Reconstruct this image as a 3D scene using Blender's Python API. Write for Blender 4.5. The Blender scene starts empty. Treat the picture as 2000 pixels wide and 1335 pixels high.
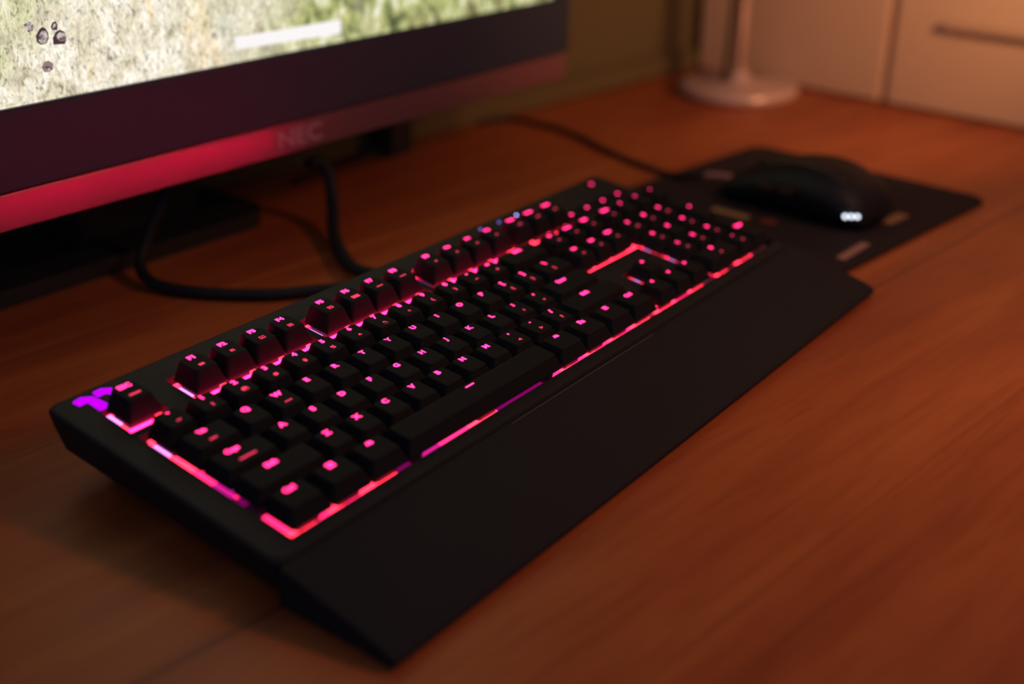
import bpy, bmesh, math, random
from mathutils import Vector, Matrix
random.seed(7)
SC = bpy.context.scene
COL = SC.collection
U = 0.01905                 # one key unit, metres
DZ = 0.75                   # desk height
def W(x, y, z=-44.0):       # measured frame (mm, desk at -44) -> world metres
    return Vector((x * .001, y * .001, (z + 44) * .001 + DZ))

# ------------------------------------------------------------------ camera
cam_d = bpy.data.cameras.new('camera'); cam = bpy.data.objects.new('camera', cam_d); COL.objects.link(cam)
rt = Vector((0.61068719, -0.79187193, 0)); dn = Vector((-0.33739414, -0.26019647, -0.90468944)); fw = Vector((0.71639818, 0.55248225, -0.4260716))
m = Matrix((rt, -dn, -fw)).transposed().to_4x4(); m.translation = W(-263.394, -424.526, 253.093)
cam.matrix_world = m
cam_d.sensor_width = 36; cam_d.lens = 36 * 2302.6 / 2000; cam_d.clip_start = .01
cam_d.dof.use_dof = True; cam_d.dof.focus_distance = 0.608; cam_d.dof.aperture_fstop = 2.9
SC.camera = cam
# ------------------------------------------------------------------ view, world, lamps
SC.view_settings.view_transform = 'Standard'; SC.view_settings.look = 'None'
SC.view_settings.gamma = 1; SC.view_settings.exposure = 0.0; SC.view_settings.use_curve_mapping = False
wd = bpy.data.worlds.new('world'); SC.world = wd; wd.use_nodes = True
wd.node_tree.nodes['Background'].inputs[0].default_value = (.48, .56, 1, 1)
wd.node_tree.nodes['Background'].inputs[1].default_value = .22
def lamp(name, loc, aim, power, color, size):
    l = bpy.data.lights.new(name, 'AREA'); l.shape = 'DISK'; l.size = size; l.energy = power; l.color = color
    o = bpy.data.objects.new(name, l); COL.objects.link(o); o.location = loc
    o.rotation_euler = (Vector(aim) - Vector(loc)).to_track_quat('-Z', 'Y').to_euler(); return o
lamp('room_lamp', W(470, -540, 470), W(300, -230), .80, (1, .44, .20), .12).data.spread = 2.2
lamp('wall_lamp', W(690, -300, 190), W(935, 225, 120), .56, (1, .5, .25), .10).data.spread = 1.9  # added fill light for the right wall, no real lamp there

# ------------------------------------------------------------------ materials
def mat(name, base, rough=.5, spec=.5, metal=0, emit=None, estr=0, coat=0):
    m = bpy.data.materials.new(name); m.use_nodes = True; b = m.node_tree.nodes['Principled BSDF']
    b.inputs['Base Color'].default_value = (*base, 1); b.inputs['Roughness'].default_value = rough
    b.inputs['Specular IOR Level'].default_value = spec; b.inputs['Metallic'].default_value = metal
    if emit: b.inputs['Emission Color'].default_value = (*emit, 1); b.inputs['Emission Strength'].default_value = estr
    if coat: b.inputs['Coat Weight'].default_value = coat
    return m
def grain(m, amount, scale, c2=None):        # fine procedural mottling + bump
    nt = m.node_tree; b = nt.nodes['Principled BSDF']; tc = nt.nodes.new('ShaderNodeTexCoord'); n = nt.nodes.new('ShaderNodeTexNoise')
    n.inputs['Scale'].default_value = scale; n.inputs['Detail'].default_value = 3
    nt.links.new(tc.outputs['Object'], n.inputs['Vector'])
    bp = nt.nodes.new('ShaderNodeBump'); bp.inputs['Strength'].default_value = amount; bp.inputs['Distance'].default_value = .0003
    nt.links.new(n.outputs['Fac'], bp.inputs['Height']); nt.links.new(bp.outputs['Normal'], b.inputs['Normal'])
    if c2:
        mx = nt.nodes.new('ShaderNodeMix'); mx.data_type = 'RGBA'
        mx.inputs[6].default_value = b.inputs['Base Color'].default_value; mx.inputs[7].default_value = (*c2, 1)
        nt.links.new(n.outputs['Fac'], mx.inputs[0]); nt.links.new(mx.outputs[2], b.inputs['Base Color'])
    return m
M = {}
M['cap'] = grain(mat('keycap_plastic', (.0115, .0112, .0125), .65, .1), .25, 3000)
M['case'] = grain(mat('case_plastic', (.017, .0165, .017), .6, .2), .2, 2500)
M['rest'] = grain(mat('rest_plastic', (.016, .0155, .017), .75, .12), .3, 2500, (.021, .020, .021))
M['plate'] = mat('switch_plate', (.35, .12, .3), .45, .5)
M['housing'] = mat('switch_housing', (.03, .02, .03), .5, .4)
M['legend'] = mat('legend_light', (.1, .02, .06), .5, 0, 0, (1, .022, .17), 5.4)
M['legend2'] = mat('legend_dim', (.1, .02, .05), .5, 0, 0, (1, .045, .12), 1.3)
M['strip'] = mat('light_salmon', (.1, .02, .04), .5, 0, 0, (1, .024, .062), 5.6)
M['strip_pink'] = mat('light_pink', (.1, .02, .04), .5, 0, 0, (1, .016, .115), 3.6)
M['strip_mag'] = mat('light_magenta', (.1, .02, .04), .5, 0, 0, (1, .015, .42), .85)
M['strip_dim'] = mat('light_purple', (.1, .02, .06), .5, 0, 0, (1, 0, .5), .22)
M['rear'] = mat('rear_light', (.1, .02, .04), .5, 0, 0, (1, 0, .085), 275)  # added red source, out of view, that tints the monitor chin
M['lane'] = mat('lane_light', (.1, .02, .04), .5, 0, 0, (1, .010, .10), 15)
M['hot'] = mat('led_core', (.1, .1, .1), .5, 0, 0, (1, .26, .9), 2.2)  # glow colour for painted reflections of the key LEDs
M['logo'] = mat('logo_light', (.1, 0, .1), .5, 0, 0, (.56, .0, 1), 1.15)
M['violet'] = mat('indicator_violet', (.1, .1, .2), .5, 0, 0, (.4, .38, 1), 8)
M['violet2'] = mat('indicator_violet_dim', (.1, .1, .2), .5, 0, 0, (.3, .2, 1), 2)
M['black'] = mat('black_plastic', (.015, .015, .016), .45, .4)
M['bezel'] = grain(mat('bezel_plastic', (.024, .036, .052), .5, .4), .15, 2500)
M['chin'] = mat('chin_satin', (.40, .24, .26), .31, .5, .85)
M['chin_logo'] = mat('chin_lettering', (.42, .38, .38), .45, .5, .6)
M['rubber'] = mat('cable_rubber', (.012, .012, .013), .65, .3)
M['base_metal'] = mat('lamp_metal', (.82, .62, .5), .28, .5, .6)
M['lamp_paint'] = mat('lamp_base_paint', (.62, .42, .32), .3, .5, .25)
M['cord'] = mat('lamp_cord', (.03, .02, .015), .6, .3)
M['pad'] = grain(mat('mouse_pad_cloth', (.022, .014, .014), .85, .2), .4, 4000)
M['pad_print'] = mat('pad_print_tan', (.30, .17, .07), .7, .2)
M['pad_print2'] = mat('pad_print_pink', (.34, .17, .13), .7, .2)
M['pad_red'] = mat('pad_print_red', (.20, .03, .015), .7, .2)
M['mouse'] = mat('mouse_shell', (.010, .010, .012), .55, .25)
M['mouse_gloss'] = mat('mouse_gloss_panel', (.05, .03, .02), .25, .5)
M['mouse_led'] = mat('mouse_led', (.2, .2, .2), .5, 0, 0, (.82, .88, 1), 3)
M['mouse_red'] = mat('mouse_red_wheel', (.3, .02, .01), .5, .3, 0, (1, .03, .01), .10)
M['cable_tip'] = mat('cable_tip', (.35, .16, .14), .5, .4)

def wood():
    m = mat('cherry_wood', (.4, .14, .05), .42, .35); nt = m.node_tree; N = nt.nodes; L = nt.links; b = N['Principled BSDF']
    tc = N.new('ShaderNodeTexCoord')
    def noise(sx, sy, scale, detail, dist=0):
        mp = N.new('ShaderNodeMapping'); mp.inputs['Scale'].default_value = (sx, sy, 1); L.new(tc.outputs['Object'], mp.inputs['Vector'])
        n = N.new('ShaderNodeTexNoise'); n.inputs['Scale'].default_value = scale; n.inputs['Detail'].default_value = detail
        n.inputs['Distortion'].default_value = dist; L.new(mp.outputs[0], n.inputs['Vector']); return n
    fine = noise(1.2, 14, 14, 5, .4); broad = noise(.8, 6, 4, 4, .8); blot = noise(1, 1.6, 7, 2)
    def ramp(src, stops):
        r = N.new('ShaderNodeValToRGB'); e = r.color_ramp.elements
        e[0].position, e[0].color = stops[0][0], (*stops[0][1], 1); e[1].position, e[1].color = stops[-1][0], (*stops[-1][1], 1)
        for p, c in stops[1:-1]: k = e.new(p); k.color = (*c, 1)
        L.new(src.outputs['Fac'], r.inputs[0]); return r
    r1 = ramp(broad, [(.3, (.30, .066, .018)), (.5, (.39, .092, .022)), (.72, (.44, .118, .028))])
    r2 = ramp(fine, [(.3, (.86, .80, .78)), (.55, (1, 1, 1)), (.75, (1.04, 1.03, 1))])
    r3 = ramp(blot, [(.3, (.9, .86, .84)), (.6, (1, 1, 1))])
    def mul(a, c):
        x = N.new('ShaderNodeMix'); x.data_type = 'RGBA'; x.blend_type = 'MULTIPLY'; x.inputs[0].default_value = 1
        L.new(a, x.inputs[6]); L.new(c, x.inputs[7]); return x.outputs[2]
    sp = N.new('ShaderNodeSeparateXYZ'); L.new(tc.outputs['Object'], sp.inputs[0])
    wob = noise(1, 1, 3, 2)
    def line(y0, wd, amp=.006):
        a = N.new('ShaderNodeMath'); a.operation = 'MULTIPLY_ADD'; L.new(wob.outputs['Fac'], a.inputs[0]); a.inputs[1].default_value = amp; L.new(sp.outputs[1], a.inputs[2])
        d = N.new('ShaderNodeMath'); d.operation = 'SUBTRACT'; L.new(a.outputs[0], d.inputs[0]); d.inputs[1].default_value = y0 + amp * .5
        e = N.new('ShaderNodeMath'); e.operation = 'ABSOLUTE'; L.new(d.outputs[0], e.inputs[0])
        f = N.new('ShaderNodeMapRange'); L.new(e.outputs[0], f.inputs[0]); f.inputs[1].default_value = 0; f.inputs[2].default_value = wd; f.inputs[3].default_value = 1; f.inputs[4].default_value = 0
        return f.outputs[0]
    def blend(col, fac, c):
        x = N.new('ShaderNodeMix'); x.data_type = 'RGBA'; x.blend_type = 'MULTIPLY'; L.new(fac, x.inputs[0]); L.new(col, x.inputs[6]); x.inputs[7].default_value = (*c, 1); return x.outputs[2]
    col = mul(mul(r1.outputs[0], r2.outputs[0]), r3.outputs[0])
    col = blend(col, line(-.489, .0022), (.45, .38, .35)); col = blend(col, line(-.62, .002), (.85, .8, .78)); col = blend(col, line(-.187, .004), (1.25, 1.45, 1.3)); col = blend(col, line(-.30, .0018), (.9, .86, .84))
    L.new(col, b.inputs['Base Color'])
    return m
M['wood'] = wood()

def screen_mat():
    m = bpy.data.materials.new('screen_picture'); m.use_nodes = True; nt = m.node_tree; N = nt.nodes; L = nt.links
    for n in list(N): N.remove(n)
    out = N.new('ShaderNodeOutputMaterial'); em = N.new('ShaderNodeEmission'); L.new(em.outputs[0], out.inputs[0])
    tc = N.new('ShaderNodeTexCoord')
    def noise(scale, detail, sx=1, sz=1, dist=0, off=0, ang=0):
        mp = N.new('ShaderNodeMapping'); mp.inputs['Scale'].default_value = (sx, 1, sz); mp.inputs['Location'].default_value = (off, 0, off)
        mp.inputs['Rotation'].default_value = (0, ang, 0)
        L.new(tc.outputs['Object'], mp.inputs['Vector']); n = N.new('ShaderNodeTexNoise'); n.inputs['Scale'].default_value = scale
        n.inputs['Detail'].default_value = detail; n.inputs['Distortion'].default_value = dist; L.new(mp.outputs[0], n.inputs['Vector']); return n.outputs['Fac']
    def mathn(op, a, bb, clamp=False):
        n = N.new('ShaderNodeMath'); n.operation = op; n.use_clamp = clamp
        for i, v in enumerate((a, bb)):
            if isinstance(v, (int, float)): n.inputs[i].default_value = v
            else: L.new(v, n.inputs[i])
        return n.outputs[0]
    def ramp(src, stops):
        r = N.new('ShaderNodeValToRGB'); e = r.color_ramp.elements
        e[0].position, e[0].color = stops[0][0], (*stops[0][1], 1); e[1].position, e[1].color = stops[-1][0], (*stops[-1][1], 1)
        for p, c in stops[1:-1]: k = e.new(p); k.color = (*c, 1)
        L.new(src, r.inputs[0]); return r.outputs[0]
    def mix(f, a, bb, mode='MIX'):
        x = N.new('ShaderNodeMix'); x.data_type = 'RGBA'; x.blend_type = mode
        for i, v in ((0, f), (6, a), (7, bb)):
            if isinstance(v, (int, float)): x.inputs[i].default_value = v
            elif isinstance(v, tuple): x.inputs[i].default_value = (*v, 1)
            else: L.new(v, x.inputs[i])
        return x.outputs[2]
    sep = N.new('ShaderNodeSeparateXYZ'); L.new(tc.outputs['Object'], sep.inputs[0]); X, Z = sep.outputs[0], sep.outputs[2]
    tex = noise(260, 6, 1.5, .8, 1.5, 0, .5); mid = noise(70, 5, 1.2, .8, 1.0, 3, .4); big = noise(13, 3, 1, 1, .6, 7)
    # where the picture shows grass: to the right and in the upper left corner
    g1 = mathn('MULTIPLY_ADD', X, 7.5); g1.node.inputs[2].default_value = .88
    g2 = mathn('MULTIPLY_ADD', X, -16); g2.node.inputs[2].default_value = -3.05
    g2 = mathn('ADD', g2, mathn('MULTIPLY', mathn('SUBTRACT', Z, .175), 18))
    g = mathn('MAXIMUM', g1, g2)
    g = mathn('ADD', g, mathn('MULTIPLY', mathn('SUBTRACT', big, .5), 2.2)); g = mathn('ADD', g, mathn('MULTIPLY', mathn('SUBTRACT', mid, .5), 1.6), True)
    sand = ramp(mid, [(.25, (.42, .36, .26)), (.42, (.68, .62, .47)), (.58, (.82, .76, .66)), (.75, (.88, .84, .78))])
    sand = mix(mathn('MULTIPLY', mathn('SUBTRACT', noise(18, 3, 1.6, .7, 1, 11, .5), .55), 3.5, True), sand, (.82, .56, .25))
    sand = mix(mathn('MULTIPLY', mathn('SUBTRACT', noise(22, 4, 1.6, .7, 1, 17, .5), .56), 3.0, True), sand, (.42, .45, .36))
    grass = ramp(mid, [(.25, (.03, .04, .03)), (.38, (.15, .17, .07)), (.5, (.42, .44, .17)), (.6, (.62, .60, .36)), (.70, (.85, .82, .78))])
    col = mix(g, sand, grass)
    col = mix(mathn('MULTIPLY', mathn('MULTIPLY', mathn('SUBTRACT', noise(30, 3, 2.2, .5, 1, 23, .3), .56), 7, True), mathn('GREATER_THAN', X, .06)), col, (.30, .16, .11))
    shade = ramp(tex, [(.30, (.32, .31, .30)), (.44, (.88, .88, .86)), (.68, (1.25, 1.24, 1.22))])
    col = mix(1.0, col, shade, 'MULTIPLY'); L.new(col, em.inputs[0]); em.inputs[1].default_value = 1.22
    return m
M['screen'] = screen_mat()
M['scr_white'] = mat('screen_white', (.1, .1, .1), .5, 0, 0, (.96, .95, .95), .97)
M['scr_rock'] = mat('screen_rock', (.05, .05, .05), .5, 0, 0, (.28, .20, .18), 1)
M['scr_rock2'] = mat('screen_rock_lit', (.05, .05, .05), .5, 0, 0, (.68, .60, .58), 1)
nt = M['scr_rock2'].node_tree; _n = nt.nodes.new('ShaderNodeTexNoise'); _n.inputs['Scale'].default_value = 420; _n.inputs['Detail'].default_value = 3; _t = nt.nodes.new('ShaderNodeTexCoord'); nt.links.new(_t.outputs['Object'], _n.inputs['Vector'])
_r = nt.nodes.new('ShaderNodeValToRGB'); nt.links.new(_n.outputs['Fac'], _r.inputs[0]); nt.links.new(_r.outputs[0], nt.nodes['Principled BSDF'].inputs['Emission Color'])
_r.color_ramp.elements[0].position = .38; _r.color_ramp.elements[0].color = (.10, .07, .07, 1); _r.color_ramp.elements[1].position = .60; _r.color_ramp.elements[1].color = (.70, .60, .58, 1)
M['scr_rock3'] = mat('screen_rock_edge', (.05, .05, .05), .5, 0, 0, (.05, .03, .04), 1)

# ------------------------------------------------------------------ helpers
def link(name, me, material=None, parent=None):
    o = bpy.data.objects.new(name, me); COL.objects.link(o)
    if material is not None:
        for k in (material if isinstance(material, (list, tuple)) else [material]): me.materials.append(k)
    if parent is not None: o.parent = parent
    return o
def obj(name, bm, material=None, parent=None, smooth=False):
    me = bpy.data.meshes.new(name); bm.normal_update(); bm.to_mesh(me); bm.free()
    if smooth:
        for p in me.polygons: p.use_smooth = True
    return link(name, me, material, parent)
def empty(name, loc=(0, 0, 0), rot=(0, 0, 0)):
    o = bpy.data.objects.new(name, None); COL.objects.link(o); o.location = loc; o.rotation_euler = rot; o.empty_display_size = .02; return o
def tag(o, label, cat=None, group=None, kind=None):
    o['label'] = label
    if cat: o['category'] = cat
    if group: o['group'] = group
    if kind: o['kind'] = kind
    return o
def box(bm, x0, x1, y0, y1, z0, z1, mi=0, bevel=0):
    r = bmesh.ops.create_cube(bm, size=1); vs = r['verts']
    for v in vs: v.co = Vector((x0 if v.co.x < 0 else x1, y0 if v.co.y < 0 else y1, z0 if v.co.z < 0 else z1))
    fs = {f for v in vs for f in v.link_faces}
    for f in fs: f.material_index = mi
    if bevel: bmesh.ops.bevel(bm, geom=list({e for v in vs for e in v.link_edges}), offset=bevel, segments=2, affect='EDGES')
def rrect(cx, cy, hx, hy, r, n=4):
    r = min(r, hx, hy); pts = []
    for qx, qy, a0 in ((1, 1, 0), (-1, 1, 90), (-1, -1, 180), (1, -1, 270)):
        for k in range(n + 1):
            a = math.radians(a0 + 90 * k / n); pts.append((cx + qx * (hx - r) + r * math.cos(a), cy + qy * (hy - r) + r * math.sin(a)))
    return pts
def loft(bm, loops, cap0=True, cap1=True, closed=True, mi=0):
    L = [[bm.verts.new(p) for p in lp] for lp in loops]; n = len(L[0])
    for a, b in zip(L, L[1:]):
        for i in range(n if closed else n - 1):
            f = bm.faces.new((a[i], a[(i + 1) % n], b[(i + 1) % n], b[i])); f.material_index = mi
    if cap0: bm.faces.new(L[0][::-1]).material_index = mi
    if cap1: bm.faces.new(L[-1]).material_index = mi
    return L
def poly(bm, pts, z0, z1, mi=0):
    loft(bm, [[(x, y, z0) for x, y in pts], [(x, y, z1) for x, y in pts]], mi=mi)
def tube_pts(pts, n=8):
    P = [Vector(p) for p in pts]; out = []
    for i in range(len(P) - 1):
        a, b, c, d = P[max(i - 1, 0)], P[i], P[i + 1], P[min(i + 2, len(P) - 1)]
        for k in range(n):
            t = k / n; out.append(.5 * ((2 * b) + (c - a) * t + (2 * a - 5 * b + 4 * c - d) * t * t + (3 * b - a - 3 * c + d) * t ** 3))
    out.append(P[-1]); return out
def tube(bm, pts, r, seg=10, n=8, r1=None):
    C = tube_pts(pts, n) if n > 1 else [Vector(p) for p in pts]; loops = []; up = Vector((0, 0, 1))
    for i, p in enumerate(C):
        t = (C[min(i + 1, len(C) - 1)] - C[max(i - 1, 0)]).normalized()
        s = t.cross(up); s = s.normalized() if s.length > .1 else t.cross(Vector((0, 1, 0))).normalized()
        w = s.cross(t).normalized(); rr = r if r1 is None else r + (r1 - r) * i / (len(C) - 1)
        loops.append([p + rr * (math.cos(2 * math.pi * k / seg) * s + math.sin(2 * math.pi * k / seg) * w) for k in range(seg)])
    loft(bm, loops)
def lathe(bm, prof, seg=48, c=(0, 0), mi=0):
    loft(bm, [[(c[0] + r * math.cos(2 * math.pi * k / seg), c[1] + r * math.sin(2 * math.pi * k / seg), z) for k in range(seg)] for r, z in prof], mi=mi)
def text_bm(s, size, bold=.0, sx=1.0):
    cu = bpy.data.curves.new('txt', 'FONT'); cu.body = s; cu.size = size; cu.align_x = 'CENTER'; cu.align_y = 'CENTER'
    cu.offset = bold; cu.extrude = .00004; cu.resolution_u = 3
    o = bpy.data.objects.new('txt', cu); COL.objects.link(o); dg = bpy.context.evaluated_depsgraph_get()
    me = bpy.data.meshes.new_from_object(o.evaluated_get(dg)); bm = bmesh.new(); bm.from_mesh(me)
    xs = [v.co.x for v in bm.verts]; ys = [v.co.y for v in bm.verts]
    if xs:
        cx, cy = (min(xs) + max(xs)) / 2, (min(ys) + max(ys)) / 2
        for v in bm.verts: v.co.x = (v.co.x - cx) * sx; v.co.y -= cy
    bpy.data.objects.remove(o); bpy.data.curves.remove(cu); bpy.data.meshes.remove(me); return bm

# ------------------------------------------------------------------ room: walls, floor, desk
AW = math.radians(-7)
def struct(o, label): o['kind'] = 'structure'; o['label'] = label; return o
corner = W(975, 252); wa = Vector((math.cos(AW), math.sin(AW), 0)); wb = Vector((math.sin(AW), -math.cos(AW), 0))   # along back wall (+x), along right wall (towards the viewer)
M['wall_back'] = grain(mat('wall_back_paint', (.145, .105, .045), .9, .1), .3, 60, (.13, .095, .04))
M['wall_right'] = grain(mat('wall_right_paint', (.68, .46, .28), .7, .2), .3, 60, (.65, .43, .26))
room = Matrix.Translation(Vector((corner.x, corner.y, 0))) @ Matrix.Rotation(AW, 4, 'Z')
def placed(o): o.matrix_world = room; return o
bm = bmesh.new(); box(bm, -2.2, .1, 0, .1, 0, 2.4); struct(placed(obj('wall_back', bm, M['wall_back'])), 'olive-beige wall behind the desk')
bm = bmesh.new(); box(bm, 0, .1, -2.4, .0, 0, 2.4); struct(placed(obj('wall_right', bm, M['wall_right'])), 'warm lit wall on the right of the desk')
bm = bmesh.new(); box(bm, -2.2, .1, -2.4, .1, -.1, 0); struct(placed(obj('floor', bm, mat('floor_dark', (.1, .06, .04), .6))), 'dark floor under the desk')
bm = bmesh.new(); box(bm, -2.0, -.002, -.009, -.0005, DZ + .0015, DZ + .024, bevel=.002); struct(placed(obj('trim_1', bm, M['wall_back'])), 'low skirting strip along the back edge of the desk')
# wardrobe door on the right wall: stile, rails, recessed panels
wdoor = empty('wardrobe_door'); wdoor.matrix_world = room
tag(wdoor, 'pale cream panelled door leaning warm light behind the desk lamp', 'door')
wdoor['label'] = 'pale panelled door on the right wall, behind the desk'
bm = bmesh.new(); box(bm, -.012, -.001, -1.30, -.012, DZ + .0015, 2.1); obj('door_panel', bm, M['wall_right'], wdoor)
bm = bmesh.new()
for a, b in ((-.243, -.012), (-1.3, -.249)): box(bm, -.020, -.012, a, b, DZ + .0015, 2.1, bevel=.003)
obj('door_leaf', bm, M['wall_right'], wdoor)
bm = bmesh.new(); box(bm, -.030, -.020, -.44, -.300, DZ + .083, DZ + .092, bevel=.003); obj('handle', bm, mat('handle_brown', (.52, .34, .21), .6), wdoor)  # brown bar put in for a soft shadow band on the door

desk = empty('desk'); desk.matrix_world = room
tag(desk, 'long reddish-brown wooden desk carrying the monitor, keyboard and mouse', 'desk')
bm = bmesh.new(); box(bm, -1.60, -.001, -.80, -.001, DZ - .030, DZ, bevel=.0015); obj('desktop', bm, M['wood'], desk)
for x in (-1.54, -.06):
    for y in (-.74, -.06):
        bm = bmesh.new(); box(bm, x - .025, x + .025, y - .025, y + .025, 0.0, DZ - .030); obj('leg', bm, M['wood'], desk)

# ------------------------------------------------------------------ keyboard
TILT = math.radians(7.0987)
BASE = Vector((11 * U, -2.3 * U, -.030))                 # keyboard frame: origin at the measured key plane
RX = Matrix.Rotation(TILT, 4, 'X')
def kb_root(name): 
    o = empty(name, W(0, 0, 0) + (RX @ BASE), (TILT, 0, 0)); return o
def kb(bm):                                              # geometry given in the keyboard frame -> local to root
    bmesh.ops.translate(bm, verts=bm.verts, vec=-BASE); return bm
KB = kb_root('gaming_keyboard')
tag(KB, 'black full-size mechanical keyboard with glowing pink backlight on the desk', 'keyboard')
OFF, OFFF = .30, .34                                     # legend row -> key centre
H = [.00192, .00192, 0., -.00112, -.00074, -.0004]       # legend height of each row
ZB, ZP, ZC = -.0084, -.0130, -.0080                      # cap bottom, plate, case top
DISH = 0.0
CY = [-.28, 1 + OFF, 2 + OFF, 3 + OFF, 4 + OFF, 5 + OFF]
cut = [(0, 1, 0, 0), (2, 6, 0, 0), (6.5, 10.5, 0, 0), (11, 15, 0, 0), (15.25, 18.25, 0, 0), (0, 15, 1, 5), (15.25, 18.25, 1, 2), (16.25, 17.25, 4, 4), (15.25, 18.25, 5, 5), (18.5, 22.5, 1, 5)]
def cutrect(c, mrg=.135):
    return c[0] - mrg, c[1] + mrg, -(CY[c[3]] + .5 + (.24 if c[3] == 0 else .10)), -(CY[c[2]] - .5 - .10)
# case body
bm = bmesh.new()
def bodyloop(ins, zf, zb, r=.012):
    x0, x1, y0, y1 = -.95 * U + ins, 22.75 * U - ins, -6.34 * U + min(ins, .0012), 1.84 * U - ins
    pts = rrect((x0 + x1) / 2, (y0 + y1) / 2, (x1 - x0) / 2, (y1 - y0) / 2, r, 6)
    out = []
    for x, y in pts:
        t = (y - y0) / (y1 - y0); out.append((x, y, zf + (zb - zf) * t))
    return out
loft(bm, [bodyloop(.008, -.0265, -.0300, .006), bodyloop(.004, -.0255, -.0290, .006), bodyloop(.001, -.014, -.016, .006), bodyloop(0, -.0100, -.0100, .006), bodyloop(.0008, -.0085, -.0085, .006), bodyloop(.002, ZC, ZC, .006)])
bmesh.ops.recalc_face_normals(bm, faces=bm.faces)
case = obj('case', kb(bm), M['case'], KB)
bm = bmesh.new()
# union of cutouts on a grid so that touching ones merge cleanly
R_ = [cutrect(c) for c in cut]
for x0, x1, y0, y1 in R_:
    box(bm, x0 * U, x1 * U, y0 * U, y1 * U, ZP - .0004, .01)
cutter = obj('cutter', kb(bm), None); cutter.matrix_world = KB.matrix_world
bpy.context.view_layer.update(); cutter.matrix_world = case.matrix_world
mo = case.modifiers.new('b', 'BOOLEAN'); mo.operation = 'DIFFERENCE'; mo.object = cutter; mo.solver = 'EXACT'; mo.use_self = True
bpy.context.view_layer.update()
me = bpy.data.meshes.new_from_object(case.evaluated_get(bpy.context.evaluated_depsgraph_get()))
case.modifiers.clear(); case.data = me; bpy.data.objects.remove(cutter)
# switch plate (pale) with switch housings
KEYS = []   # (x0, w, row, rows_tall, main, kind, secondary)
def krow(row, x, items):
    for it in items:
        w = it[1] if len(it) > 1 else 1
        if it[0] is None: x += w; continue
        KEYS.append((x, w, row, it[3] if len(it) > 3 else 1, it[0], it[2] if len(it) > 2 else None)); x += w
krow(0, 0, [('ESC', 1, 'bar'), (None, 1), ('F1', 1, 'chip'), ('F2', 1, 'note'), ('F3', 1, 'frame'), ('F4', 1, 'grid'), (None, .5), ('F5', 1, 'mail'), ('F6', 1, 'fill'), ('F7', 1, 'line'), ('F8', 1, 'line'),
            (None, .5), ('F9', 1, 'dot'), ('F10', 1, 'dot'), ('F11', 1, 'dot'), ('F12', 1, 'dot'), (None, .25), ('PrtSc', 1, 'smallbar'), ('ScrLk', 1, 'smallbar'), ('Pause', 1, 'smallbar')])
krow(1, 0, [('`', 1, '~')] + [(a, 1, b) for a, b in zip('1234567890-=', '!@#$%^&*()_+')] + [('Back', 2), (None, .25), ('Ins', 1, 'dot'), ('Home', 1, 'dot'), ('PgUp', 1, 'dot'), (None, .25), ('Num', 1, 'dot'), ('/', 1), ('*', 1), ('-', 1)])
krow(2, 0, [('Tab', 1.5, 'dash')] + [(a, 1, 'dots' if a == 'W' else None) for a in 'QWERTYUIOP'] + [('[', 1, '{'), (']', 1, '}'), ('\\', 1.5, '|'), (None, .25), ('Del', 1, 'dot'), ('End', 1, 'dot'), ('PgDn', 1, 'dot'), (None, .25), ('7', 1, 'smallbar'), ('8', 1, 'dot'), ('9', 1, 'smallbar'), ('+', 1, None, 2)])
krow(3, 0, [('Caps', 1.75, 'longbar')] + [(a, 1) for a in 'ASDFGHJKL'] + [(';', 1, ':'), ("'", 1, '"'), ('Enter', 2.25), (None, 3.5), ('4', 1, 'dot'), ('5', 1), ('6', 1, 'dot')])
krow(4, 0, [('Shift', 2.25)] + [(a, 1) for a in 'ZXCVBNM'] + [(',', 1, '<'), ('.', 1, '>'), ('/', 1, '?'), ('Shift', 2.75), (None, 1.25), ('up', 1), (None, 1.25), ('1', 1, 'dot'), ('2', 1, 'dot'), ('3', 1, 'dot'), ('Enter', 1, None, 2)])
krow(5, 0, [('Ctrl', 1.25), ('win', 1.25), ('Alt', 1.25), ('space', 6.25), ('Alt', 1.25), ('Fn', 1.25), ('menu', 1.25), ('Ctrl', 1.25), (None, .25), ('left', 1), ('down', 1), ('right', 1), (None, .25), ('0', 2, 'dot'), ('.', 1, 'dot')])
bm = bmesh.new(); box(bm, -.3 * U, 22.6 * U, -5.98 * U, .95 * U, ZP - .0010, ZP - .0003); obj('switch_plate', kb(bm), M['plate'], KB)
bm = bmesh.new()
def kcentre(k): return (k[0] + k[1] / 2), -(CY[k[2]] + (.5 if k[3] == 2 else 0))
for k in KEYS:
    cx, cy = kcentre(k); poly(bm, rrect(cx * U, cy * U, .0069, .0069, .001, 1), ZP - .0002, ZP + .0028); box(bm, cx * U - .002, cx * U + .002, cy * U - .002, cy * U + .002, ZP + .0028, ZB + .002)
obj('switch_housings', kb(bm), M['housing'], KB)
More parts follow.
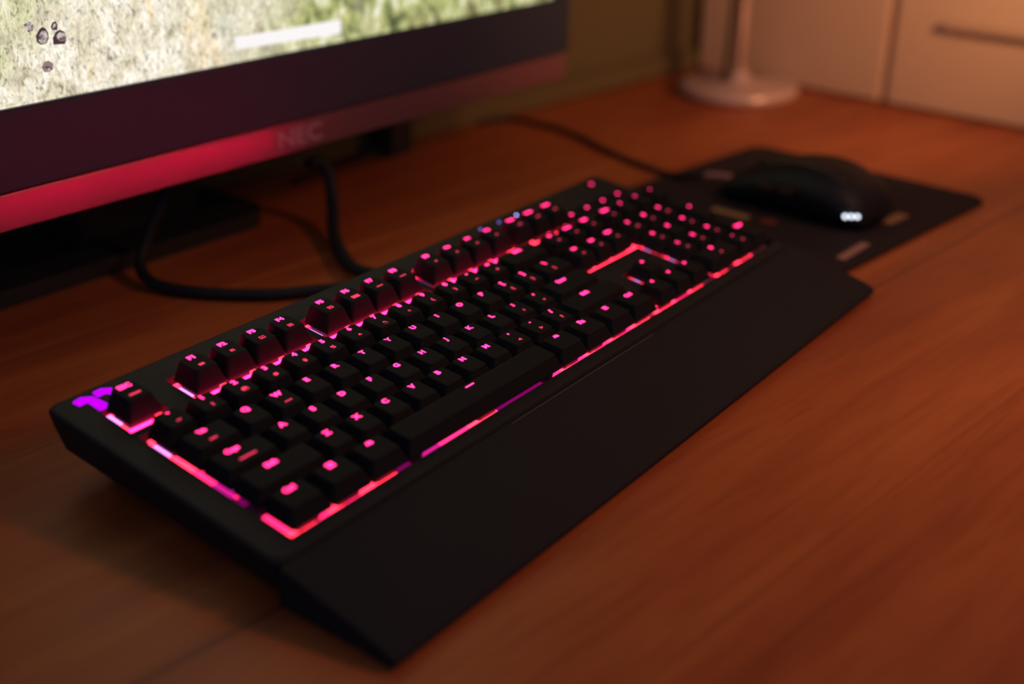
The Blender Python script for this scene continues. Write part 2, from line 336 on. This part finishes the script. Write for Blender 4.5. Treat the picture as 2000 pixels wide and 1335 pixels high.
# glowing floor between and beside the keys
def panel(segs, material, z=ZP + .0001, name='backlight_strip'):
    bm = bmesh.new()
    for x0, x1, y0, y1 in segs: box(bm, x0 * U, x1 * U, y0 * U, y1 * U, z - .0002, z + .0003)
    return obj(name, kb(bm), material, KB)
def glow(x0, x1, yc0, yc1, key): return panel([(x0, x1, -yc1, -yc0)], M[key])
f0, f1 = 5.36, 5.89
segs = []
x = -.12
for x0, x1, key in ((-.12, .30, 'strip'), (.34, .82, 'strip'), (.86, 1.22, 'strip_pink'), (1.22, 1.70, 'strip'), (1.74, 2.2, 'strip_pink'), (2.2, 2.72, 'strip'), (2.77, 3.42, 'strip'), (3.42, 3.93, 'strip_dim'),
                    (4.28, 5.0, 'strip_mag'), (5.0, 6.1, 'strip_pink'), (6.1, 6.62, 'strip'), (6.66, 7.26, 'strip'), (7.28, 9.25, 'strip_dim'),
                    (9.62, 10.1, 'strip_pink'), (10.1, 10.6, 'strip'), (10.64, 11.3, 'strip_pink'), (11.3, 11.8, 'strip'), (11.84, 12.5, 'strip_pink'), (12.5, 13.0, 'strip'), (13.04, 13.7, 'strip_pink'), (13.7, 14.2, 'strip'), (14.24, 14.75, 'strip'),
                    (15.13, 16.3, 'strip'), (16.34, 17.2, 'strip_pink'), (17.24, 18.05, 'strip'), (19.0, 19.72, 'strip'), (20.35, 21.45, 'strip')):
    glow(x0, x1, f0, f1, key)
for y0, y1, key in ((.82, 2.4, 'strip'), (2.4, 3.1, 'strip_pink'), (3.1, 3.75, 'strip_mag'), (3.75, 4.15, 'strip_dim'), (4.75, 5.5, 'strip_pink')): glow(-.12, .34, y0, y1, key)
glow(-.12, .25, -.78, .44, 'strip'); glow(.25, 1.12, -.15, .44, 'strip')                    # escape key cut-out
for a, b in ((1.88, 6.12), (6.38, 10.62), (10.88, 15.12), (15.13, 18.36)): glow(a, b, -.15, .44, 'strip'); glow(a, a + .3, -.78, -.15, 'strip'); glow(a, b, -.87, -.80, 'strip')
for c, r in ((1, .80), (2, 1.80), (3, 2.80), (4, 3.80), (5, 4.80)):                       # lanes between the rows of the main block
    glow(.12, 14.9, r - .06 if r > .9 else .71, r + .06 if r > .9 else .86, 'strip' if c == 1 else 'strip_pink'); glow(18.5, 22.5, r - .06 if r > .9 else .71, r + .06, 'strip_pink')
glow(15.12, 18.38, .71, .86, 'strip'); glow(15.12, 18.38, 1.74, 1.86, 'strip_pink'); glow(15.2, 18.3, 2.40, 2.90, 'strip'); glow(15.12, 15.26, .8, 2.8, 'strip_pink')
glow(18.37, 18.9, .8, 4.9, 'strip'); glow(16.12, 16.6, 3.8, 4.8, 'strip'); glow(15.12, 15.5, 4.8, 5.3, 'strip')
for a, b in [(k + .27, k + .84) for k in (0, 2, 3, 4, 5, 6.5, 7.5, 8.5, 9.5, 11, 12, 13, 14, 15.25, 16.25, 17.25)]: panel([(a, b, .80, .90)], M['rear'], -.0082, 'rear_light_bar')  # added glowing bars hidden behind the function keys, to redden the chin
for a, b in ((-.10, 1.10), (1.90, 6.10), (6.40, 10.60), (10.90, 15.1)): panel([(a, b, -.44, -.24)], M['lane'], -.0098)
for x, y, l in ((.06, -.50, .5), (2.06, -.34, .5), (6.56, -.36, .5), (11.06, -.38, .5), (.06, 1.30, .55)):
    panel([(x - .075, x + .085, -y - l / 2, -y + l / 2)], M['hot'], ZP + .0008, 'led')  # glowing pads painting LED reflections off the cut-out walls
for x0, x1, y0, y1 in ((18.375, 18.51, 2.62, 4.62), (16.125, 16.26, 3.90, 4.60), (15.125, 15.255, 4.95, 5.6), (15.25, 18.30, 2.78, 2.885)):
    panel([(x0, x1, -y1, -y0)], M['strip'], -.0096)
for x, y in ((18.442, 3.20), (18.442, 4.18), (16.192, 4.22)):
    bm = bmesh.new(); box(bm, (x - .062) * U, (x + .062) * U, (-y - .13) * U, (-y + .13) * U, -.0096, -.0090); obj('led', kb(bm), M['hot'], KB)  # same painted LED reflections beside numpad and up arrow
# dark posts seen at the foot of the space bar
for x in (4.1, 9.43):
    bm = bmesh.new(); lathe(bm, [(.0030, ZP), (.0030, ZB)], 16, (x * U, -5.66 * U)); obj('stabilizer_post', kb(bm), M['housing'], KB)

# keycaps
capcache = {}
def cap_mesh(w, tall, row):
    key = (w, tall, row)
    if key in capcache: return capcache[key]
    bm = bmesh.new(); hx = (w * U - .0009) / 2; hy = (tall * U - .0009) / 2; tx = hx - .0027; ty = hy - .0021; oy = .0011
    zt = H[row] + DISH if row else H[0] + DISH
    L = [[(x, y, ZB) for x, y in rrect(0, 0, hx, hy, .0008, 3)], [(x, y, ZB + .0012) for x, y in rrect(0, 0, hx - .0001, hy - .0001, .0009, 3)]]
    def top(ins, dz, r): return [(x, y, zt + dz - DISH * (1 - (x / tx) ** 2 if w < 3 else 0)) for x, y in rrect(0, oy, tx - ins, ty - ins, r, 3)]
    L += [top(-.0002, -.0012, .0018), top(.0000, -.0004, .0018), top(.0003, -.0001, .0017), top(.0007, 0, .0016), top(.0022, 0, .0012), [((x if w > 2.9 else x * .45), oy + (y - oy) * .3, z if w > 2.9 else zt - DISH * (1 - (x * .45 / tx) ** 2)) for x, y, z in top(.0022, 0, .0012)]]
    # keep the innermost loops centred on the key for wide caps
    loft(bm, L, cap0=False)
    bmesh.ops.recalc_face_normals(bm, faces=bm.faces)
    me = bpy.data.meshes.new('keycap'); bm.to_mesh(me); bm.free(); me.materials.append(M['cap'])
    for p in me.polygons: p.use_smooth = len(p.vertices) == 4 and abs(p.normal.z) > .8
    capcache[key] = me; return me
def icon(kind):
    bm = bmesh.new(); a, b = -.00001, .00008; mm = .001
    def r(x0, x1, y0, y1): box(bm, x0 * mm, x1 * mm, y0 * mm, y1 * mm, a, b)
    def fr(x, y, t=.35):
        r(-x, x, y - t, y); r(-x, x, -y, -y + t); r(-x, -x + t, -y + t, y - t); r(x - t, x, -y + t, y - t)
    if kind == 'bar': r(-3.0, 3.0, -.6, .6)
    elif kind == 'chip': r(-1.5, 1.5, -.8, .8)
    elif kind == 'note': r(-1.1, -.4, -.9, .5); r(.3, 1.0, -.9, .5); r(-1.1, 1.0, .5, 1.0)
    elif kind == 'frame': fr(1.6, 1.2); r(-.6, .3, -.6, .0)
    elif kind == 'grid': fr(1.5, 1.2, .28); r(-1.2, 1.2, -.12, .12); r(-.6, -.35, -1, 1); r(.35, .6, -1, 1)
    elif kind == 'mail':
        fr(1.7, 1.2, .3); poly(bm, [(-.0014, .0010), (0, -.0002), (.0014, .0010), (.0011, .0011), (0, .0002), (-.0011, .0011)], a, b)
        r(-1.2, -.6, -.7, -.3); r(.6, 1.2, -.7, -.3)
    elif kind == 'fill':
        for i in range(4): r(-2.6 + i * 1.32, -2.6 + i * 1.32 + 1.2, .25, 1.3); r(-2.6 + i * 1.32, -2.6 + i * 1.32 + 1.2, -1.3, .1)
    elif kind == 'line':
        for i in range(7): r(-2.3 + i * .68, -2.3 + i * .68 + .5, -.35 - .1 * (i % 2), .35 + .1 * ((i + 1) % 2))
    elif kind == 'smallbar': r(-1.5, 1.5, -.5, .5)
    elif kind == 'dash': r(-2.0, 2.0, -.5, .4)
    elif kind == 'longbar': r(-4.6, 4.6, -.45, .45)
    elif kind == 'dots':
        for i in (-1.5, 0, 1.5): lathe(bm, [(.00055, a), (.00055, b)], 10, (i * mm, 0))
    elif kind == 'dot': lathe(bm, [(.0008, a), (.0008, b)], 12)
    elif kind == 'bigdot': lathe(bm, [(.0011, a), (.0011, b)], 16)
    elif kind == 'space': poly(bm, rrect(0, 0, .0032, .00042, .0004, 4), a, b)
    elif kind == 'win':
        for sx in (-1, 1):
            for sy in (-1, 1): box(bm, min(sx * .2, sx * 1.9) * mm, max(sx * .2, sx * 1.9) * mm, min(sy * .2, sy * 1.7) * mm, max(sy * .2, sy * 1.7) * mm, a, b)
    elif kind == 'menu': r(-1.6, 1.6, .9, 1.4); r(-1.6, 1.6, .1, .6); r(-1.6, 1.6, -.7, -.2); r(-1.6, 1.6, -1.5, -1.0)
    elif kind in ('up', 'down', 'left', 'right'):
        t = [(-.0013, -.0008), (.0013, -.0008), (0, .0013)]; an = {'up': 0, 'left': 90, 'down': 180, 'right': 270}[kind] * math.pi / 180
        poly(bm, [(x * math.cos(an) - y * math.sin(an), x * math.sin(an) + y * math.cos(an)) for x, y in t], a, b)
    return bm
ICONS = {'bar', 'chip', 'note', 'frame', 'grid', 'mail', 'fill', 'line', 'smallbar', 'dash', 'longbar', 'dots', 'dot', 'bigdot', 'space', 'win', 'menu', 'up', 'down', 'left', 'right'}
LX = {'Tab': .68, 'Caps': .74, ('Shift', 0): 1.0, ('Shift', 1): 13.50, ('Enter', 1): 13.68, '\\': 14.13, 'Back': 14.0, 'space': 6.85}
def legend(s, parent, cx, lx, ly, z, material, name, size):
    if s in ICONS: bm = icon(s)
    else:
        word = len(s) > 2
        bm = text_bm(s, size, .00022 if not word else .00016, 1.15 if not word else 1.0)
    for v in bm.verts:
        v.co.z += z + (DISH * min(1, (v.co.x / .0068) ** 2) if abs(lx - cx) < .2 else DISH * .0)
        v.co.x += (lx - cx) * U; v.co.y += ly
    return obj(name, bm, material, parent)
for k in KEYS:
    x0, w, row, tall, main, sec = k; cx, cy = kcentre(k)
    base = {'ESC': 'escape_key', 'space': 'spacebar', 'Enter': 'enter_key', 'Shift': 'shift_key', 'Ctrl': 'control_key', 'Alt': 'alt_key', 'Tab': 'tab_key', 'Caps': 'caps_lock_key', 'Back': 'backspace_key',
            'win': 'system_key', 'up': 'arrow_key', 'down': 'arrow_key', 'left': 'arrow_key', 'right': 'arrow_key'}.get(main, 'function_key' if row == 0 and main[0] == 'F' and len(main) > 1 else 'keycap')
    co = link(base, cap_mesh(w, tall, row), None, KB)
    off = Vector((cx * U, cy * U, 0)) - BASE; co.location = off
    lx = LX.get(main, LX.get((main, 0 if x0 < 5 else 1), cx)) if x0 < 15 else cx
    yl = OFFF * U if row == 0 else OFF * U * (.98)
    if tall == 2: yl = .1 * U
    z = H[row] + .00006
    size = .0040 if (row == 0) else .0042
    if len(main) > 2 and main not in ICONS: size = .0030
    if main in ('Shift', 'Enter', 'Ctrl', 'Back', 'Caps') and x0 < 15: size = .0036
    if main == 'ESC': size = .0042
    if x0 > 18.4: size = .0034
    if x0 > 15 and main in ('Ins', 'Home', 'PgUp', 'Del', 'End', 'PgDn'): size = .0027
    legend(main, co, cx, lx, yl, z + (DISH if w >= 3 else 0), M['legend'], 'legend', size)
    if sec:
        near = cx < 10 or sec == 'fill'
        yo = yl - (.42 * U if row == 0 else .40 * U)
        xo = lx + (.02 if row else 0)
        if sec == 'longbar': xo = lx + .12
        legend(sec, co, cx, xo, yo, z, M['legend2'], 'second_legend', .0030)
# low media buttons, logo, indicator lamps
for i, x in enumerate((18.67, 19.64, 20.66, 21.64)):
    bm = bmesh.new(); cx = (19 + i) ; bx, by = x * U, .10 * U
    loft(bm, [[(a, b, z) for a, b in rrect(bx, by, .0072 - d, .0050 - d, .0015, 3)] for z, d in ((ZC - .0003, 0), (-.0070, 0), (-.0066, .0006))])
    mb = obj('media_button', kb(bm), M['cap'], KB)
    bm = icon('bigdot'); bmesh.ops.translate(bm, verts=bm.verts, vec=(bx, by, -.0066)); obj('legend', kb(bm), M['legend'], mb)
bm = icon('bigdot'); bmesh.ops.translate(bm, verts=bm.verts, vec=(21.79 * U, 1.37 * U, ZC)); obj('indicator_light', kb(bm), M['legend'], KB)
for x, y, mt in ((15.32, 1.50, 'violet2'), (16.27, 1.45, 'violet2'), (17.23, 1.43, 'violet')):
    bm = icon('dot'); bmesh.ops.translate(bm, verts=bm.verts, vec=(x * U, y * U, ZC)); o = obj('indicator_light', kb(bm), M[mt], KB); o['label'] = 'small violet indicator light'
bm = bmesh.new()
L1 = [(-.366, 1.50), (-.083, 1.586), (.17, 1.46), (.30, 1.26), (.30, .86), (.0, .80), (-.097, 1.26), (-.366, 1.28)]
L1 = [(-0.366, 1.50), (-0.30, 1.56), (-0.083, 1.60), (0.146, 1.45), (0.187, 1.252), (0.230, .88), (.175, .80), (-0.06, 0.80), (-0.102, .85), (-0.097, 1.25), (-.12, 1.283), (-0.33, 1.27)]
L2 = [(.231, 1.55), (.27, 1.60), (.505, 1.62), (.72, 1.46), (.70, 1.42), (.514, 1.223), (.45, 1.33), (.25, 1.32), (.209, 1.36)]
for Lx in (L1, L2): poly(bm, [(x * U, y * U) for x, y in Lx][::-1], ZC - .0002, ZC + .0001)
obj('logo', kb(bm), M['logo'], KB)
# underside feet
for x in (1.0, 20.8):
    bm = bmesh.new(); box(bm, (x - .6) * U, (x + .6) * U, 1.0 * U, 1.5 * U, -.0463, -.0285, bevel=.001); obj('foot', kb(bm), M['case'], KB)
for x in (1.0, 20.8):
    bm = bmesh.new(); box(bm, (x - .7) * U, (x + .7) * U, -6.0 * U, -5.5 * U, -.0299, -.0262); obj('rubber_pad', kb(bm), M['rubber'], KB)

# wrist rest
WR = kb_root('wrist_rest'); tag(WR, 'wide flat black wrist rest along the front edge of the keyboard', 'wrist rest')
prof = [(-6.37, -9.6), (-6.43, -8.9), (-6.6, -8.8), (-7.6, -10.7), (-8.6, -12.9), (-9.3, -14.9), (-9.58, -16.0), (-9.68, -17.3), (-9.70, -19.2), (-9.62, -21.0), (-9.3, -22.1), (-8.8, -22.3), (-6.6, -27.6), (-6.37, -26.5)]
bm = bmesh.new()
xs = [(-.95, .0010), (-.93, .0003), (-.89, 0), (22.78, 0), (22.83, .0003), (22.85, .0010)]
loops = []
cyc = sum(a for a, b in prof) / len(prof) * U; czc = sum(b for a, b in prof) / len(prof) * .001
for x, ins in xs:
    lp = []
    for a, b in prof:
        y, z = a * U, b * .001; d = Vector((y - cyc, z - czc)); l = d.length; d = d * ((l - ins) / l)
        lp.append((x * U, cyc + d.x, czc + d.y))
    loops.append(lp)
loft(bm, loops); bmesh.ops.recalc_face_normals(bm, faces=bm.faces)
top = obj('rest_body', kb(bm), M['rest'], WR)
bm = bmesh.new(); box(bm, 6.8 * U, 13.6 * U, -6.485 * U, -6.475 * U, -.00895, -.00872); obj('edge_line', kb(bm), mat('edge_line', (.2, .12, .11), .3, .5), WR)  # thin paler bar painting the glint along the seam
bm = bmesh.new()
for x in (1, 11, 21): box(bm, (x - .5) * U, (x + .5) * U, -9.3 * U, -9.0 * U, -.0221, -.0210)
obj('rubber_pad', kb(bm), M['rubber'], WR)

# keyboard cables
cb = empty('keyboard_cable', W(236, 60)); tag(cb, 'thick black cable looping on the desk behind the keyboard', 'cable')
def world_tube(name, pts, r, material, parent, seg=12):
    bm = bmesh.new(); tube(bm, pts, r, seg)
    if parent is not None: bmesh.ops.translate(bm, verts=bm.verts, vec=-Vector(parent.location))
    return obj(name, bm, material, parent, True)
world_tube('cord', [W(240, 38, -22), W(236, 66, -34), W(218, 98, -39.5), W(190, 122, -39.8), W(166, 158, -39.8), W(156, 190, -39), W(162, 214, -34), W(176, 222, -20), W(190, 219, 4), W(200, 218, 12)], .0040, M['rubber'], cb)
cb2 = empty('usb_cable', W(250, 60)); tag(cb2, 'black cable rising from the back of the keyboard towards the monitor', 'cable')
world_tube('cord', [W(252, 38, -20), W(246, 66, -31), W(248, 98, -36), W(264, 128, -38), W(287, 160, -36), W(312, 186, -26), W(322, 198, -8), W(319, 204, 2), W(306, 200, 5)], .0046, M['rubber'], cb2)
cb3 = empty('hanging_cable', W(320, 235)); tag(cb3, 'short black cable hanging under the monitor', 'cable')
world_tube('cord', [W(345, 245, 50), W(338, 243, 32), W(326, 240, 16), W(318, 238, 5)], .0042, M['rubber'], cb3)

# ------------------------------------------------------------------ monitor
th = math.radians(-2.6)
MON = empty('monitor', W(300, 165), (0, 0, th)); tag(MON, 'large flat monitor with a wide black bezel showing a grassy picture', 'monitor')
# local: x along the screen, y away from viewer, z up from the desk (mm)
def lb(name, x0, x1, y0, y1, z0, z1, material, bevel=0, parent=MON):
    bm = bmesh.new(); box(bm, x0 * .001, x1 * .001, y0 * .001, y1 * .001, z0 * .001, z1 * .001, bevel=bevel * .001); return obj(name, bm, material, parent)
XL, XR = -325, 265
lb('housing', XL + 4, XR - 4, 6, 42, 97, 500, M['black'], 4)
lb('bottom_bezel', XL, XR, 0, 10, 94.5, 139, M['bezel'], 1)
lb('top_bezel', XL, XR, 0, 10, 487, 505, M['bezel'], 1)
lb('left_bezel', XL, XL + 17, 0, 10, 139.2, 486.8, M['bezel'], 1)
lb('right_bezel', XR - 17, XR, 0, 10, 139.2, 486.8, M['bezel'], 1)
chin = lb('chin', XL + 1, XR - 1, 2.0, 30, 72.5, 93, M['chin'], 1.0)
bm = text_bm('NEC', .016, .0003, 1.25); bmesh.ops.rotate(bm, verts=bm.verts, cent=(0, 0, 0), matrix=Matrix.Rotation(math.pi / 2, 3, 'X')); bmesh.ops.translate(bm, verts=bm.verts, vec=(-.030, .0019, .083))
obj('lettering', bm, M['chin_logo'], chin)
bm = bmesh.new()
def q(pts, mi, y):
    f = bm.faces.new([bm.verts.new((x * .001, y * .001, z * .001)) for x, z in pts]); f.material_index = mi
q([(XL + 17, 139), (XR - 17, 139), (XR - 17, 487), (XL + 17, 487)], 0, 4.0)
scr = obj('screen', bm, [M['screen']], MON)
# picture details shown on the screen, each a flat patch of the picture
SCR_PTS = [('progress_bar', 'scr_white', [(-75.6, 154.6) , (13.9, 153.7) , (14.0, 144.4) , (-75.0, 146.9)]) , ('rock', 'scr_rock3', [(-206.4, 174.4) , (-203.7, 177.6) , (-201.7, 178.6) , (-199.9, 177.1) , (-199.0, 175.0) , (-199.1, 172.0) , (-201.2, 169.5) , (-204.3, 169.3) , (-206.4, 171.1)]) , ('rock_face', 'scr_rock2', [(-204.9, 174.2) , (-202.4, 176.6) , (-200.3, 176.3) , (-199.5, 172.9) , (-201.8, 169.9) , (-204.2, 170.0) , (-205.4, 171.8)]) , ('rock', 'scr_rock3', [(-196.8, 171.9) , (-194.4, 174.9) , (-191.8, 175.7) , (-189.3, 174.2) , (-188.5, 171.3) , (-190.1, 167.6) , (-197.1, 168.3)]) , ('rock_face', 'scr_rock2', [(-194.8, 172.7) , (-192.0, 174.6) , (-189.4, 173.4) , (-188.9, 170.8) , (-190.4, 169.3) , (-193.2, 169.7) , (-194.2, 171.0)]) , ('rock', 'scr_rock3', [(-197.0, 177.8) , (-195.6, 180.0) , (-193.7, 180.6) , (-192.7, 178.5) , (-193.3, 175.9) , (-195.2, 175.8) , (-196.3, 176.3)]) , ('rock_face', 'scr_rock2', [(-195.9, 177.9) , (-194.5, 179.6) , (-193.4, 178.4) , (-194.3, 177.1) , (-195.9, 176.8)]) , ('rock', 'scr_rock', [(-206.3, 157.2) , (-204.2, 159.9) , (-201.4, 160.3) , (-199.0, 158.3) , (-199.1, 156.0) , (-201.6, 154.2) , (-204.9, 154.3)]) , ('rock_face', 'scr_rock2', [(-205.2, 156.4) , (-203.4, 157.8) , (-199.3, 156.6) , (-199.9, 155.0) , (-204.5, 154.9)]) , ('rock', 'scr_rock2', [(-212.4, 181.2) , (-208.5, 182.6) , (-206.8, 180.5) , (-207.7, 177.3) , (-210.7, 176.9) , (-212.1, 179.0)])]
for name, mt, pts in SCR_PTS:
    bm = bmesh.new(); f = bm.faces.new([bm.verts.new((x * .001, (3.8 if mt != 'scr_rock2' else 3.7) * .001, z * .001)) for x, z in pts]); obj(name, bm, M[mt], scr)
lb('stand_column', -150, -50, 100, 126, 12, 260, M['black'], 3); lb('stand_arm', -130, -70, 41, 101, 180, 260, M['black'], 2)
bm = bmesh.new(); poly(bm, [(a, b) for a, b in rrect(-.14, .115, .13, .048, .02, 6)], 0, .012); obj('stand_base', bm, M['black'], MON)

blk = empty('power_adapter', W(486, 288)); tag(blk, 'small upright black box standing behind the monitor', 'power adapter')
bm = bmesh.new(); box(bm, -.016, .016, -.012, .012, 0, .085, bevel=.003); obj('housing', bm, M['black'], blk)
bm = bmesh.new(); tube(bm, [(-.014, 0, .010), (-.03, .002, .005), (-.06, .004, .0035), (-.12, .0, .0035)], .0025, 8); obj('cord', bm, M['rubber'], blk)

# ------------------------------------------------------------------ mouse pad
cx, cy = 576, -56; PAD = empty('mouse_pad', W(cx, cy), (0, 0, math.radians(-7.5))); tag(PAD, 'thin dark mouse pad with rounded corners right of the keyboard', 'mouse pad')
bm = bmesh.new(); loft(bm, [[(a, b, z) for a, b in rrect(0, 0, .1125 - d, .110 - d, .016, 6)] for z, d in ((.0001, .0004), (.0006, 0), (.0022, 0), (.0028, .0006))])
obj('mat', bm, M['pad'], PAD)
def padmark(p0, p1, wd, mt, name):
    a, b = W(*p0), W(*p1); R = PAD.matrix_basis.inverted(); a, b = R @ a, R @ b; d = (b - a); n = Vector((-d.y, d.x, 0)).normalized() * wd / 2
    bm = bmesh.new(); poly(bm, [(v.x, v.y) for v in (a - n, b - n, b + n, a + n)], .0027, .0029); obj(name, bm, M[mt], PAD)
bpy.context.view_layer.update()
padmark((566, -136), (594, -140), .010, 'pad_print', 'printed_mark'); padmark((476, -140), (516, -142), .007, 'pad_print2', 'printed_mark')
padmark((517, -18), (514, -50), .009, 'pad_print', 'printed_mark'); padmark((516, -60), (516, -72), .008, 'pad_red', 'printed_mark')  # tan mark and a small dull red mark on the pad

# ------------------------------------------------------------------ mouse
MS = empty('gaming_mouse', W(562, -72, -41.1), (0, 0, math.radians(-6))); tag(MS, 'black gaming mouse with a white light, on the mouse pad', 'mouse')
# long axis y (front +y), built by cross-sections
secs = [(-.062, .020, .012), (-.059, .028, .022), (-.050, .0325, .031), (-.035, .0345, .038), (-.015, .0335, .040), (.005, .0315, .0375), (.025, .031, .032), (.042, .0315, .025), (.055, .030, .018), (.061, .026, .012)]
def ring(y, w, h, n=24):
    out = []
    for k in range(n):
        a = 2 * math.pi * k / n; ca, sa = math.cos(a), math.sin(a)
        x = w * math.copysign(abs(ca) ** .7, ca); z = (h * .42 + (h * .58) * math.copysign(abs(sa) ** .85, sa)) if sa > 0 else h * .42 * (1 - abs(sa) ** .5) + .001
        x *= 1 - .12 * max(0, 1 - z / (h * .6)) ** 1; out.append((x, y, z))
    return out
bm = bmesh.new(); loft(bm, [ring(*s) for s in secs]); bmesh.ops.recalc_face_normals(bm, faces=bm.faces); obj('shell', bm, M['mouse'], MS, True)
bm = bmesh.new(); lathe(bm, [(.0085, -.0035), (.0095, -.002), (.0095, .002), (.0085, .0035)], 20); bmesh.ops.rotate(bm, verts=bm.verts, cent=(0, 0, 0), matrix=Matrix.Rotation(math.pi / 2, 3, 'Y')); bmesh.ops.translate(bm, verts=bm.verts, vec=(0, .036, .0215)); obj('scroll_wheel', bm, M['rubber'], MS)
bm = bmesh.new()
for s in (-1, 1):
    tube(bm, [(s * .011, .058, .0165), (s * .013, .03, .0305), (s * .016, -.005, .0385), (s * .018, -.035, .0355), (s * .016, -.055, .0225)], .0011, 8)
obj('accent_line', bm, M['mouse_gloss'], MS, True)
bm = bmesh.new(); box(bm, -.0358, -.0325, -.010, .004, .019, .024, bevel=.001); box(bm, -.0350, -.0315, .008, .022, .018, .023, bevel=.001); obj('side_button', bm, M['mouse_gloss'], MS)
LEDW = (-.0315, -.0570, .0140)
bm = bmesh.new()
for i in (-1, 0, 1): lathe(bm, [(.0013, -.0008), (.0013, .0008)], 12, (i * .0044, 0))
bmesh.ops.rotate(bm, verts=bm.verts, cent=(0, 0, 0), matrix=Matrix.Rotation(math.radians(80), 3, 'X')); bmesh.ops.rotate(bm, verts=bm.verts, cent=(0, 0, 0), matrix=Matrix.Rotation(math.radians(-50), 3, 'Z'))
bmesh.ops.translate(bm, verts=bm.verts, vec=LEDW); o = obj('status_light', bm, M['mouse_led'], MS); o['label'] = 'row of three tiny white lights'
bm = bmesh.new(); tube(bm, [(0, .060, .009), (-.002, .076, .009), (-.006, .088, .008)], .0034, 10, r1=.0024); obj('strain_relief', bm, M['cable_tip'], MS, True)
mc = empty('mouse_cable', W(620, 200)); tag(mc, 'thin dark mouse cable curving over the desk towards the back wall', 'cable')
world_tube('cord', [W(561, 17, -33), W(566, 36, -37), W(574, 58, -41.2), W(584, 90, -41.6), W(603, 139, -41.6), W(625, 180, -41.6), W(637, 220, -41.6), W(641, 262, -41.6), W(632, 277, -41.6), W(609, 286, -41.6)], .0024, M['rubber'], mc)

# ------------------------------------------------------------------ desk lamp
LP = empty('desk_lamp', W(876, 150)); tag(LP, 'desk lamp stand with a round pale base and slim pole in the corner', 'lamp')
bm = bmesh.new(); lathe(bm, [(.050, .0), (.062, .001), (.064, .006), (.062, .011), (.056, .013), (.015, .015), (.011, .020), (.0085, .026)], 48); obj('lamp_base', bm, M['lamp_paint'], LP, True)
bm = bmesh.new(); tube(bm, [(0, 0, .015), (0, 0, .42)], .0065, 20, 1); obj('pole', bm, M['base_metal'], LP, True)
bm = bmesh.new(); tube(bm, [(-.013, .010, .016), (-.010, .008, .08), (-.002, .010, .20), (.0, .010, .36)], .0032, 8); obj('cord', bm, M['cord'], LP, True)  # thin dark tube leaning beside the pole
bm = bmesh.new(); loft(bm, [[(r * math.cos(a * math.pi / 16) - .05, r * math.sin(a * math.pi / 16) - .05, z) for a in range(32)] for r, z in ((.03, .45), (.07, .39))], cap1=False); obj('lamp_shade', bm, M['lamp_paint'], LP, True)
